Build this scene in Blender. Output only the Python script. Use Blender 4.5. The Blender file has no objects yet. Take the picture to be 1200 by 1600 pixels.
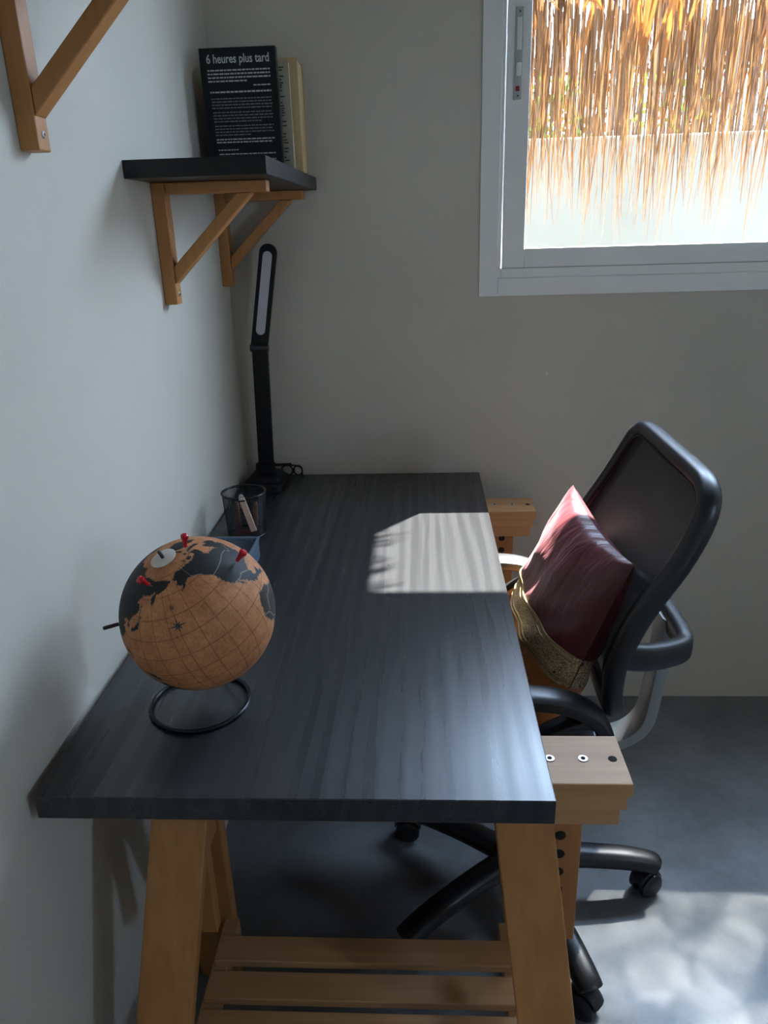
import bpy, bmesh, math, random
import numpy as np
from mathutils import Vector, Matrix
random.seed(7)
T = 0.695                       # height of the desk's upper face above the floor
scene = bpy.context.scene
COL = scene.collection

# ------------------------------------------------------------------ camera
def look(yaw, pitch, roll):
    cy, sy, cp, sp = math.cos(yaw), math.sin(yaw), math.cos(pitch), math.sin(pitch)
    fwd = Vector((-sy*cp, cy*cp, -sp)); right = Vector((cy, sy, 0)); up = right.cross(fwd)
    r = math.cos(roll)*right + math.sin(roll)*up
    u = -math.sin(roll)*right + math.cos(roll)*up
    return Matrix((r, u, -fwd)).transposed().to_4x4()
cam_d = bpy.data.cameras.new('camera'); cam = bpy.data.objects.new('camera', cam_d); COL.objects.link(cam)
cam.matrix_world = Matrix.Translation((0.4553, -0.6808, T+0.6069)) @ look(0.05643, 0.36274, -0.03027)
cam_d.sensor_fit = 'VERTICAL'; cam_d.sensor_height = 36.0; cam_d.lens = 1180/1600*36.0
cam_d.clip_start = 0.02; cam_d.clip_end = 200
scene.camera = cam

# ------------------------------------------------------------------ light
world = bpy.data.worlds.new('sky'); scene.world = world; world.use_nodes = True
bg = world.node_tree.nodes['Background']
bg.inputs['Color'].default_value = (0.545, 0.71, 1.0, 1); bg.inputs['Strength'].default_value = 24.0
sun_d = bpy.data.lights.new('sun', 'SUN'); sun = bpy.data.objects.new('sun', sun_d); COL.objects.link(sun)
sun_d.energy = 52.0; sun_d.color = (1.0, 0.96, 0.91); sun_d.angle = math.radians(0.53)
sun.rotation_euler = Vector((-0.79, -1.0, -1.7125)).to_track_quat('-Z', 'Y').to_euler()
def portal(name, loc, rot, sx, sy):
    d = bpy.data.lights.new(name, 'AREA'); d.shape = 'RECTANGLE'; d.size = sx; d.size_y = sy
    d.cycles.is_portal = True
    o = bpy.data.objects.new(name, d); COL.objects.link(o); o.location = loc; o.rotation_euler = rot
portal('window_portal', (1.33, 1.345, T+0.92), (math.radians(-90), 0, 0), 1.5, 1.0)
portal('side_portal', (2.37, -1.01, 1.525), (0, math.radians(90), 0), 0.55, 0.4)
vs = scene.view_settings
vs.view_transform = 'Standard'; vs.look = 'None'; vs.gamma = 1.0; vs.use_curve_mapping = False; vs.exposure = 0.76

# ------------------------------------------------------------------ helpers
def tag(o, label=None, cat=None, group=None, kind=None):
    if label: o['label'] = label
    if cat: o['category'] = cat
    if group: o['group'] = group
    if kind: o['kind'] = kind
    return o
def origin(o):
    v = Vector((0, 0, 0))
    while o is not None:
        v += o.location; o = o.parent
    return v
def empty(name, loc):
    o = bpy.data.objects.new(name, None); COL.objects.link(o); o.location = loc; o.empty_display_size = 0.05
    return o
class MB:
    def __init__(s): s.v = []; s.f = []; s.m = []
    def add(s, vs_, fs, mi=0):
        n = len(s.v); s.v += [tuple(p) for p in vs_]
        s.f += [tuple(i+n for i in f) for f in fs]; s.m += [mi]*len(fs)
    def hexa(s, p, mi=0):       # p: 4 bottom points, 4 top points, both counter-clockwise seen from above
        s.add(p, [(3,2,1,0),(4,5,6,7),(0,1,5,4),(1,2,6,5),(2,3,7,6),(3,0,4,7)], mi); return s
    def box(s, x0, x1, y0, y1, z0, z1, mi=0):
        return s.hexa([(x0,y0,z0),(x1,y0,z0),(x1,y1,z0),(x0,y1,z0),(x0,y0,z1),(x1,y0,z1),(x1,y1,z1),(x0,y1,z1)], mi)
    def bar(s, a, b, side, w, d):   # a beam from a to b: w along 'side', d across
        a = Vector(a); b = Vector(b); ax = (b-a).normalized(); sd = Vector(side); sd = (sd - ax*sd.dot(ax)).normalized()
        up = ax.cross(sd)
        q = lambda c: [c - sd*w/2 - up*d/2, c + sd*w/2 - up*d/2, c + sd*w/2 + up*d/2, c - sd*w/2 + up*d/2]
        s.add(q(a)+q(b), [(3,2,1,0),(4,5,6,7),(0,1,5,4),(1,2,6,5),(2,3,7,6),(3,0,4,7)]); return s
    def tube(s, path, r, n=10, closed=False, side=None, r2=None, power=1.0):
        # sweep of an ellipse (r along side, r2 across); r may be a list
        P = [Vector(p) for p in path]; N = len(P); base = len(s.v)
        tang = []
        for i in range(N):
            a = P[(i-1) % N] if closed or i > 0 else P[i]; b = P[(i+1) % N] if closed or i < N-1 else P[i]
            tang.append((b-a).normalized())
        sd = Vector(side) if side else Vector((0, 0, 1))
        if side is None and abs(tang[0].dot(sd)) > 0.9: sd = Vector((1, 0, 0))
        rings = []
        for i in range(N):
            ref = Vector(side) if side else sd
            x = ref - tang[i]*ref.dot(tang[i])
            if x.length < 1e-4: x = sd - tang[i]*sd.dot(tang[i])
            x.normalize(); sd = x; y = tang[i].cross(x)
            ra = r[i] if isinstance(r, (list, tuple)) else r
            rb = (r2[i] if isinstance(r2, (list, tuple)) else r2) if r2 is not None else ra
            ring = []
            for k in range(n):
                t = 2*math.pi*k/n; c, sn = math.cos(t), math.sin(t)
                c = math.copysign(abs(c)**power, c); sn = math.copysign(abs(sn)**power, sn)
                ring.append(P[i] + x*ra*c + y*rb*sn)
            rings.append(ring)
        vs_ = [p for rg in rings for p in rg]; fs = []
        for i in range(N if closed else N-1):
            j = (i+1) % N
            for k in range(n):
                fs.append((i*n+k, i*n+(k+1) % n, j*n+(k+1) % n, j*n+k))
        if not closed:
            fs.append(tuple(range(n-1, -1, -1))); fs.append(tuple((N-1)*n+k for k in range(n)))
        s.add(vs_, fs); return s
    def lathe(s, prof, c, n=32, axis=(0, 0, 1), cap=True):
        ax = Vector(axis).normalized(); x = ax.orthogonal().normalized(); y = ax.cross(x); c = Vector(c)
        vs_ = []; fs = []
        for (r, h) in prof:
            for k in range(n):
                t = 2*math.pi*k/n; vs_.append(c + ax*h + (x*math.cos(t)+y*math.sin(t))*r)
        for i in range(len(prof)-1):
            for k in range(n): fs.append((i*n+k, i*n+(k+1) % n, (i+1)*n+(k+1) % n, (i+1)*n+k))
        if cap:
            fs.append(tuple(range(n-1, -1, -1))); fs.append(tuple((len(prof)-1)*n+k for k in range(n)))
        s.add(vs_, fs); return s
    def rbox(s, cx, cy, hx, hy, z0, z1, rad, n=6, rz=0.0, inset=0.0):   # rounded-plan slab
        ring = []
        for (sx, sy, a0) in ((1,1,0),(-1,1,90),(-1,-1,180),(1,-1,270)):
            for k in range(n+1):
                a = math.radians(a0+90*k/n)
                ring.append((sx*(hx-rad)+rad*math.cos(a), sy*(hy-rad)+rad*math.sin(a)))
        c, sn = math.cos(rz), math.sin(rz); N = len(ring); vs_ = []
        fx = (hx-inset)/hx; fy = (hy-inset)/hy
        for (z, kx, ky) in ((z0, 1, 1), (z1, fx, fy)):
            for (x, y) in ring: vs_.append((cx+(x*c-y*sn)*kx, cy+(x*sn+y*c)*ky, z))
        fs = [tuple(range(N-1, -1, -1)), tuple(range(N, 2*N))]
        for k in range(N): fs.append((k, (k+1) % N, N+(k+1) % N, N+k))
        s.add(vs_, fs); return s
    def build(s, name, mat, parent=None, smooth=False, bevel=0.0, seg=2, sub=0, solid=0.0, loc=None):
        me = bpy.data.meshes.new(name)
        base = origin(parent) if parent else (Vector(loc) if loc else Vector((0, 0, 0)))
        me.from_pydata([(p[0]-base.x, p[1]-base.y, p[2]-base.z) for p in s.v], [], s.f)
        mats = mat if isinstance(mat, (list, tuple)) else [mat]
        for m in mats: me.materials.append(m)
        if len(mats) > 1: me.polygons.foreach_set('material_index', s.m)
        me.update()
        o = bpy.data.objects.new(name, me); COL.objects.link(o)
        if parent: o.parent = parent
        elif loc: o.location = loc
        if smooth:
            me.polygons.foreach_set('use_smooth', [True]*len(me.polygons))
            if smooth == 'auto':
                me.set_sharp_from_angle(angle=math.radians(40))
        if solid:
            md = o.modifiers.new('solid', 'SOLIDIFY'); md.thickness = solid; md.offset = 0
        if bevel:
            md = o.modifiers.new('bevel', 'BEVEL'); md.width = bevel; md.segments = seg; md.limit_method = 'ANGLE'; md.angle_limit = math.radians(35)
        if sub:
            md = o.modifiers.new('sub', 'SUBSURF'); md.levels = sub; md.render_levels = sub
        return o
def catmull(pts, k=6, closed=False):
    P = [Vector(p) for p in pts]; out = []; N = len(P)
    for i in range(N if closed else N-1):
        g = (lambda j: P[j % N]) if closed else (lambda j: P[max(0, min(N-1, j))])
        p0, p1, p2, p3 = g(i-1), g(i), g(i+1), g(i+2)
        for j in range(k):
            t = j/k
            out.append(0.5*((2*p1)+(p2-p0)*t+(2*p0-5*p1+4*p2-p3)*t*t+(3*p1-p0-3*p2+p3)*t**3))
    if not closed: out.append(P[-1])
    return out

# ------------------------------------------------------------------ materials
def new_mat(name):
    m = bpy.data.materials.new(name); m.use_nodes = True
    nt = m.node_tree; return m, nt, nt.nodes['Principled BSDF']
def plain(name, col, rough=0.5, metal=0.0, spec=0.5, **kw):
    m, nt, b = new_mat(name)
    b.inputs['Base Color'].default_value = (*col, 1); b.inputs['Roughness'].default_value = rough
    b.inputs['Metallic'].default_value = metal; b.inputs['Specular IOR Level'].default_value = spec
    for k, v in kw.items(): b.inputs[k.replace('_', ' ')].default_value = v
    return m
def coords(nt, scale=(1, 1, 1), kind='Object', rot=(0, 0, 0)):
    tc = nt.nodes.new('ShaderNodeTexCoord'); mp = nt.nodes.new('ShaderNodeMapping')
    mp.inputs['Scale'].default_value = scale; mp.inputs['Rotation'].default_value = rot
    nt.links.new(tc.outputs[kind], mp.inputs['Vector']); return mp.outputs['Vector']
def noise(nt, vec, scale, detail=4, rough=0.55, dist=0.0):
    n = nt.nodes.new('ShaderNodeTexNoise'); n.inputs['Scale'].default_value = scale; n.inputs['Detail'].default_value = detail
    n.inputs['Roughness'].default_value = rough; n.inputs['Distortion'].default_value = dist
    nt.links.new(vec, n.inputs['Vector']); return n.outputs['Fac']
def ramp(nt, fac, stops):
    r = nt.nodes.new('ShaderNodeValToRGB'); e = r.color_ramp.elements
    e[0].position, e[0].color = stops[0][0], (*stops[0][1], 1); e[1].position, e[1].color = stops[-1][0], (*stops[-1][1], 1)
    for p, c in stops[1:-1]:
        x = e.new(p); x.color = (*c, 1)
    nt.links.new(fac, r.inputs['Fac']); return r.outputs['Color']
def maprange(nt, fac, a, b, c, d):
    n = nt.nodes.new('ShaderNodeMapRange')
    for i, v in enumerate((a, b, c, d)): n.inputs[i+1].default_value = v
    nt.links.new(fac, n.inputs[0]); return n.outputs[0]
def bump(nt, b, fac, strength, dist=0.002):
    n = nt.nodes.new('ShaderNodeBump'); n.inputs['Strength'].default_value = strength; n.inputs['Distance'].default_value = dist
    nt.links.new(fac, n.inputs['Height']); nt.links.new(n.outputs['Normal'], b.inputs['Normal'])
def wood(name, c1, c2, axis='x', rough=0.5, scale=1.0):
    m, nt, b = new_mat(name)
    sc = {'x': (2, 30, 30), 'y': (30, 2, 30), 'z': (30, 30, 2)}[axis]
    v = coords(nt, tuple(a*scale for a in sc))
    f = noise(nt, v, 1.6, 6, 0.6, 0.6)
    nt.links.new(ramp(nt, f, [(0.3, c1), (0.7, c2)]), b.inputs['Base Color'])
    b.inputs['Roughness'].default_value = rough
    bump(nt, b, f, 0.12, 0.001)
    return m
def wall_mat(name, c1, c2):
    m, nt, b = new_mat(name)
    v = coords(nt); f = noise(nt, v, 2.2, 5, 0.6)
    nt.links.new(ramp(nt, f, [(0.3, c1), (0.7, c2)]), b.inputs['Base Color'])
    b.inputs['Roughness'].default_value = 0.75; b.inputs['Specular IOR Level'].default_value = 0.25
    bump(nt, b, noise(nt, v, 260, 3, 0.6), 0.25, 0.0012)
    return m
M = {}
M['wall'] = wall_mat('painted plaster', (0.545, 0.505, 0.43), (0.585, 0.545, 0.47))
M['facade'] = wall_mat('ochre facade', (0.10, 0.085, 0.065), (0.13, 0.11, 0.085))
M['ceil'] = wall_mat('ceiling plaster', (0.74, 0.73, 0.70), (0.78, 0.77, 0.74))
def floor_mat():
    m, nt, b = new_mat('polished concrete')
    v = coords(nt); f = noise(nt, v, 5.0, 8, 0.65, 0.4); g = noise(nt, v, 38, 5, 0.7)
    mx = nt.nodes.new('ShaderNodeMath'); mx.operation = 'MULTIPLY_ADD'; mx.inputs[1].default_value = 0.35
    nt.links.new(g, mx.inputs[0]); nt.links.new(f, mx.inputs[2])
    nt.links.new(ramp(nt, mx.outputs[0], [(0.45, (0.125, 0.127, 0.132)), (0.85, (0.22, 0.225, 0.24))]), b.inputs['Base Color'])
    nt.links.new(maprange(nt, f, 0.3, 0.7, 0.30, 0.48), b.inputs['Roughness'])
    bump(nt, b, f, 0.05, 0.002)
    return m
M['floor'] = floor_mat()
def desk_mat():
    m, nt, b = new_mat('black brown wood laminate')
    v = coords(nt, (26, 1.1, 26))
    f = noise(nt, v, 1.0, 7, 0.62, 0.9)
    v2 = coords(nt, (90, 2.2, 90)); g = noise(nt, v2, 1.0, 4, 0.6, 0.5)
    w = nt.nodes.new('ShaderNodeTexWave'); w.wave_type = 'BANDS'; w.bands_direction = 'X'
    w.inputs['Scale'].default_value = 2.2; w.inputs['Distortion'].default_value = 7.0; w.inputs['Detail'].default_value = 3; w.inputs['Detail Scale'].default_value = 0.6
    nt.links.new(coords(nt, (5, 0.6, 5)), w.inputs['Vector'])
    mx = nt.nodes.new('ShaderNodeMath'); mx.operation = 'MULTIPLY_ADD'; mx.inputs[1].default_value = 0.25
    nt.links.new(w.outputs['Fac'], mx.inputs[0]); nt.links.new(f, mx.inputs[2])
    mx2 = nt.nodes.new('ShaderNodeMath'); mx2.operation = 'MULTIPLY_ADD'; mx2.inputs[1].default_value = 0.5
    nt.links.new(g, mx2.inputs[0]); nt.links.new(mx.outputs[0], mx2.inputs[2])
    h = mx2.outputs[0]
    nt.links.new(ramp(nt, h, [(0.45, (0.006, 0.006, 0.007)), (0.75, (0.011, 0.011, 0.013)), (1.0, (0.026, 0.026, 0.028))]), b.inputs['Base Color'])
    nt.links.new(maprange(nt, h, 0.5, 1.1, 0.385, 0.26), b.inputs['Roughness'])
    b.inputs['Specular IOR Level'].default_value = 0.8; b.inputs['IOR'].default_value = 1.5
    b.inputs['Anisotropic'].default_value = 0.62
    tg = nt.nodes.new('ShaderNodeCombineXYZ'); tg.inputs[0].default_value = 1.0; nt.links.new(tg.outputs[0], b.inputs['Tangent'])
    bump(nt, b, h, 0.05, 0.0010)
    return m
M['desk'] = desk_mat()
M['pine_x'] = wood('pale wood along x', (0.44, 0.215, 0.085), (0.54, 0.29, 0.13), 'x')
M['pine_z'] = wood('pale wood along z', (0.37, 0.155, 0.042), (0.46, 0.21, 0.065), 'z')
M['bracket'] = wood('golden bracket wood', (0.40, 0.165, 0.045), (0.50, 0.23, 0.07), 'z')
M['black_plastic'] = plain('black plastic', (0.014, 0.014, 0.016), 0.38)
M['black_satin'] = plain('satin black', (0.007, 0.007, 0.008), 0.5, spec=0.25)
M['grey_metal'] = plain('grey painted metal', (0.30, 0.31, 0.31), 0.45, 0.3)
M['steel'] = plain('steel', (0.45, 0.44, 0.42), 0.42, 0.9)
M['dark_hole'] = plain('dark bore', (0.02, 0.014, 0.010), 0.9)
M['window_white'] = plain('white aluminium', (0.84, 0.84, 0.81), 0.35)
M['grey_latch'] = plain('grey latch plastic', (0.45, 0.46, 0.45), 0.5)
M['red_mark'] = plain('red latch mark', (0.30, 0.02, 0.02), 0.5)
M['rubber'] = plain('dark gasket', (0.05, 0.05, 0.05), 0.7)
M['red_plastic'] = plain('red pin plastic', (0.50, 0.015, 0.02), 0.25)
M['black_pin'] = plain('dark pin plastic', (0.03, 0.008, 0.008), 0.35)
M['cap'] = plain('pale translucent cap', (0.62, 0.56, 0.48), 0.4)
M['wire'] = plain('black wire', (0.02, 0.02, 0.022), 0.3, 0.6)
M['panel'] = plain('lamp diffuser', (0.50, 0.50, 0.53), 0.35)
M['clipper'] = plain('beige clipper metal', (0.62, 0.42, 0.32), 0.35)
M['board'] = wood('black shelf laminate', (0.010, 0.010, 0.010), (0.016, 0.016, 0.016), 'y', 0.4); M['board'].node_tree.nodes['Principled BSDF'].inputs['Specular IOR Level'].default_value = 0.3
M['book_black'] = plain('black book cover', (0.008, 0.010, 0.010), 0.45, spec=0.25)
M['ink'] = plain('pale printed ink', (0.50, 0.52, 0.50), 0.5)
M['ink_dim'] = plain('grey printed ink', (0.17, 0.18, 0.18), 0.5)
M['ink_dark'] = plain('dark printed ink', (0.03, 0.03, 0.03), 0.5)
M['book_grey'] = plain('stone grey cover', (0.36, 0.33, 0.25), 0.5)
M['book_pale'] = plain('pale green cover', (0.42, 0.45, 0.38), 0.5)
M['pages'] = wood('yellowed pages', (0.52, 0.40, 0.23), (0.62, 0.49, 0.30), 'z', 0.8, 6)
M['white_pages'] = plain('white pages', (0.6, 0.58, 0.52), 0.8)
def glass_mat(name, col, rough, mixv):
    m = bpy.data.materials.new(name); m.use_nodes = True; nt = m.node_tree; nt.nodes.clear()
    out = nt.nodes.new('ShaderNodeOutputMaterial'); tr = nt.nodes.new('ShaderNodeBsdfTransparent'); gl = nt.nodes.new('ShaderNodeBsdfGlossy')
    tr.inputs['Color'].default_value = (*col, 1); gl.inputs['Roughness'].default_value = rough
    lw = nt.nodes.new('ShaderNodeLayerWeight'); lw.inputs['Blend'].default_value = 0.5
    pw = nt.nodes.new('ShaderNodeMath'); pw.operation = 'POWER'; pw.inputs[1].default_value = 5.0; nt.links.new(lw.outputs['Facing'], pw.inputs[0])
    mix = nt.nodes.new('ShaderNodeMixShader')
    nt.links.new(maprange(nt, pw.outputs[0], 0.0, 1.0, 0.035, 0.9), mix.inputs[0]); nt.links.new(tr.outputs[0], mix.inputs[1]); nt.links.new(gl.outputs[0], mix.inputs[2])
    nt.links.new(mix.outputs[0], out.inputs['Surface']); return m
M['glass'] = glass_mat('window glass', (0.96, 0.985, 0.975), 0.0, 1.45)
def mix_transp(name, col, rough, transp, spec=0.5, tcol=(1, 1, 1), weave=None):
    m, nt, b = new_mat(name)
    b.inputs['Base Color'].default_value = (*col, 1); b.inputs['Roughness'].default_value = rough; b.inputs['Specular IOR Level'].default_value = spec
    tr = nt.nodes.new('ShaderNodeBsdfTransparent'); tr.inputs['Color'].default_value = (*tcol, 1)
    mix = nt.nodes.new('ShaderNodeMixShader'); mix.inputs[0].default_value = transp
    nt.links.new(b.outputs[0], mix.inputs[1]); nt.links.new(tr.outputs[0], mix.inputs[2])
    nt.links.new(mix.outputs[0], nt.nodes['Material Output'].inputs['Surface'])
    if weave:
        prod = None
        for d in weave:
            w = nt.nodes.new('ShaderNodeTexWave'); w.wave_type = 'BANDS'; w.bands_direction = d; w.inputs['Scale'].default_value = 150
            nt.links.new(coords(nt), w.inputs['Vector'])
            if prod is None: prod = w.outputs['Fac']
            else:
                mm = nt.nodes.new('ShaderNodeMath'); mm.operation = 'MULTIPLY'; nt.links.new(prod, mm.inputs[0]); nt.links.new(w.outputs['Fac'], mm.inputs[1]); prod = mm.outputs[0]
        nt.links.new(maprange(nt, prod, 0.3, 0.6, 0.0, transp*2.2), mix.inputs[0])
        bump(nt, b, prod, 0.4, 0.001)
    return m
M['mesh_fabric'] = mix_transp('black mesh fabric', (0.016, 0.015, 0.017), 0.55, 0.13, 0.4, weave=('Y', 'Z'))
M['seat_fabric'] = mix_transp('black seat mesh', (0.014, 0.014, 0.016), 0.7, 0.0, 0.3)
M['clear_plastic'] = mix_transp('cloudy clear plastic', (0.22, 0.27, 0.33), 0.25, 0.55, 0.5, (0.85, 0.92, 1.0))
def satin(name, c1, c2, rough=0.42, sheen=0.3):
    m, nt, b = new_mat(name)
    v = coords(nt, (9, 9, 9)); f = noise(nt, v, 1.0, 5, 0.6, 1.0)
    nt.links.new(ramp(nt, f, [(0.3, c1), (0.7, c2)]), b.inputs['Base Color'])
    b.inputs['Roughness'].default_value = rough; b.inputs['Sheen Weight'].default_value = sheen; b.inputs['Sheen Roughness'].default_value = 0.4
    b.inputs['Sheen Tint'].default_value = (*[min(1, 3*c+0.25) for c in c2], 1)
    v2 = coords(nt, (4, 22, 7), rot=(0.3, 0.2, 0.5)); bump(nt, b, noise(nt, v2, 1.2, 3, 0.5, 1.2), 0.55, 0.012)
    return m
M['burgundy'] = satin('burgundy satin', (0.085, 0.012, 0.017), (0.13, 0.020, 0.028))
M['orange_silk'] = satin('orange silk', (0.55, 0.17, 0.045), (0.65, 0.23, 0.07))
def brocade():
    m, nt, b = new_mat('gold brocade')
    v = coords(nt); vo = nt.nodes.new('ShaderNodeTexVoronoi'); vo.inputs['Scale'].default_value = 210; vo.feature = 'DISTANCE_TO_EDGE'
    nt.links.new(v, vo.inputs['Vector']); f = noise(nt, v, 70, 4, 0.6, 2.5)
    mm = nt.nodes.new('ShaderNodeMath'); mm.operation = 'MULTIPLY_ADD'; mm.inputs[1].default_value = 2.2
    nt.links.new(vo.outputs['Distance'], mm.inputs[0]); nt.links.new(f, mm.inputs[2])
    nt.links.new(ramp(nt, mm.outputs[0], [(0.45, (0.08, 0.03, 0.018)), (0.60, (0.42, 0.29, 0.16)), (0.90, (0.70, 0.54, 0.33))]), b.inputs['Base Color'])
    b.inputs['Roughness'].default_value = 0.42; b.inputs['Metallic'].default_value = 0.25
    bump(nt, b, mm.outputs[0], 0.5, 0.0015)
    return m
M['brocade'] = brocade()
M['gold_thread'] = plain('gold braid', (0.36, 0.24, 0.11), 0.4, 0.4)
def straw(name, c1, c2, trans=0.5):
    m, nt, b = new_mat(name)
    oi = nt.nodes.new('ShaderNodeObjectInfo'); v = coords(nt, (60, 60, 3)); f = noise(nt, v, 1.0, 3, 0.5)
    mm = nt.nodes.new('ShaderNodeMath'); mm.operation = 'MULTIPLY_ADD'; mm.inputs[1].default_value = 0.35
    nt.links.new(oi.outputs['Random'], mm.inputs[0]); nt.links.new(f, mm.inputs[2])
    col = ramp(nt, mm.outputs[0], [(0.35, c1), (0.95, c2)])
    nt.links.new(col, b.inputs['Base Color']); b.inputs['Roughness'].default_value = 0.6
    tl = nt.nodes.new('ShaderNodeBsdfTranslucent'); nt.links.new(col, tl.inputs['Color'])
    mix = nt.nodes.new('ShaderNodeMixShader'); mix.inputs[0].default_value = trans
    nt.links.new(b.outputs[0], mix.inputs[1]); nt.links.new(tl.outputs[0], mix.inputs[2])
    nt.links.new(mix.outputs[0], nt.nodes['Material Output'].inputs['Surface']); return m
M['straw'] = straw('dry straw', (0.115, 0.045, 0.013), (0.21, 0.105, 0.042))
M['reed'] = straw('weathered reed', (0.10, 0.065, 0.048), (0.17, 0.12, 0.09), 0.3)
M['thatch'] = straw('thatch', (0.22, 0.13, 0.05), (0.36, 0.24, 0.10), 0.0)
M['leaf'] = straw('sunlit leaf', (0.10, 0.15, 0.012), (0.22, 0.26, 0.03), 0.5)
M['outer_wall'] = wall_mat('cream garden wall', (0.13, 0.119, 0.093), (0.15, 0.138, 0.11))
M['ground'] = wall_mat('pale paving', (0.085, 0.08, 0.075), (0.11, 0.105, 0.10))
M['bamboo'] = wood('bamboo pole', (0.30, 0.20, 0.08), (0.40, 0.28, 0.13), 'x', 0.5)
M['trunk'] = plain('stem bark', (0.10, 0.08, 0.05), 0.8)

# ------------------------------------------------------------------ the room
XL, YB, XR, YR, ZC = -0.012, 1.215, 2.25, -1.7, 2.5
WX0, WX1, WZ0, WZ1 = 0.597, 2.06, T+0.444, T+1.40      # window opening in the back wall
def structure(o): return tag(o, kind='structure')
structure(MB().box(XL-0.2, XR+0.2, YR-0.2, YB+0.2, -0.12, 0).build('floor', M['floor']))
structure(MB().box(XL-0.2, XR+0.2, YR-0.2, YB+0.2, ZC, ZC+0.15).build('ceiling', M['ceil']))
structure(MB().box(XL-0.2, XL, YR-0.2, YB+0.2, 0, ZC).build('wall_left', M['wall']))
RY0, RY1, RZ0, RZ1 = -1.20, -0.82, 1.25, 1.80           # unseen small window added behind the camera for soft fill light
b = MB(); x0, x1 = XR, XR+0.12
b.box(x0, x1, YR-0.2, RY0, 0, ZC); b.box(x0, x1, RY1, YB+0.12, 0, ZC); b.box(x0, x1, RY0, RY1, 0, RZ0); b.box(x0, x1, RY0, RY1, RZ1, ZC)
structure(b.build('wall_right', M['wall']))
b = MB(); y0, y1 = YB, YB+0.12
b.box(XL, WX0, y0, y1, 0, ZC); b.box(WX1, XR, y0, y1, 0, ZC); b.box(WX0, WX1, y0, y1, 0, WZ0); b.box(WX0, WX1, y0, y1, WZ1, ZC)
structure(b.build('wall_back', M['wall']))
b = MB(); y0, y1 = YR-0.16, YR
b.box(XL, XR, y0, y1, 0, ZC)
structure(b.build('wall_rear', M['wall']))

# window: outer frame, track, two sliding sashes with glass, latch plate
win = empty('window_1', (1.33, YB, WZ0)); structure(win)
def frame(bb, x0, x1, z0, z1, y0, y1, wl, wr, wb, wt):
    bb.box(x0, x0+wl, y0, y1, z0, z1); bb.box(x1-wr, x1, y0, y1, z0, z1)
    bb.box(x0+wl, x1-wr, y0, y1, z0, z0+wb); bb.box(x0+wl, x1-wr, y0, y1, z1-wt, z1); return bb
frame(MB(), WX0-0.004, WX1+0.004, WZ0-0.004, WZ1+0.004, YB-0.004, YB+0.001, 0.006, 0.006, 0.006, 0.006).build('plaster_lip', M['window_white'], win)
frame(MB(), WX0, WX1, WZ0, WZ1, YB-0.002, YB+0.09, 0.040, 0.040, 0.036, 0.036).build('outer_frame', M['window_white'], win, bevel=0.002)
frame(MB(), WX0+0.040, WX1-0.040, WZ0+0.036, WZ1-0.036, YB+0.004, YB+0.085, 0.007, 0.007, 0.022, 0.010).build('track', M['window_white'], win, bevel=0.0015)
MB().box(WX0+0.050, WX1-0.05, YB+0.010, YB+0.0125, WZ0+0.058, WZ0+0.0605).build('track_groove', M['rubber'], win)
sx0, sx1 = WX0+0.050, 1.36
for (a0, a1, yy) in ((sx0, sx1, YB+0.008), (1.31, WX1-0.05, YB+0.046)):
    sash = frame(MB(), a0, a1, WZ0+0.0585, WZ1-0.0465, yy, yy+0.03, 0.052, 0.05, 0.044, 0.038).build('sash', M['window_white'], win, bevel=0.002)
    MB().box(a0+0.048, a1-0.046, yy+0.013, yy+0.017, WZ0+0.10, WZ1-0.08).build('pane', M['glass'], sash)
lx0, lx1, ly = sx0+0.016, sx0+0.034, YB+0.008
latch = MB().box(lx0, lx1, ly-0.004, ly, T+0.858, T+1.035).build('latch_plate', M['grey_latch'], win, bevel=0.0015)
MB().box(lx0+0.004, lx1-0.004, ly-0.0055, ly-0.004, T+0.955, T+1.015).build('latch_slider', M['window_white'], latch)
MB().box(lx0+0.004, lx1-0.004, ly-0.009, ly-0.004, T+0.905, T+0.93).build('latch_knob', M['window_white'], latch, bevel=0.001)
MB().box(lx0+0.004, lx1-0.006, ly-0.0055, ly-0.004, T+0.875, T+0.885).build('latch_mark', M['red_mark'], latch)
for zz in (T+0.866, T+1.026): MB().lathe([(0.002, 0), (0.002, 0.001)], ((lx0+lx1)/2, ly-0.004, zz), 10, (0, -1, 0)).build('screw', M['rubber'], latch)
win2 = empty('added_fill_window', (XR, (RY0+RY1)/2, RZ0)); structure(win2)
def side_frame(bb, y0, y1, z0, z1, x0, x1, w):
    bb.box(x0, x1, y0, y0+w, z0, z1); bb.box(x0, x1, y1-w, y1, z0, z1); bb.box(x0, x1, y0+w, y1-w, z0, z0+w); bb.box(x0, x1, y0+w, y1-w, z1-w, z1); return bb
side_frame(MB(), RY0, RY1, RZ0, RZ1, XR+0.02, XR+0.10, 0.035).build('outer_frame', M['window_white'], win2, bevel=0.002)
lf = side_frame(MB(), RY0+0.035, RY1-0.035, RZ0+0.035, RZ1-0.035, XR+0.04, XR+0.08, 0.035).build('sash', M['window_white'], win2, bevel=0.002)
MB().box(XR+0.058, XR+0.062, RY0+0.065, RY1-0.065, RZ0+0.065, RZ1-0.065).build('pane', M['glass'], lf)
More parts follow.
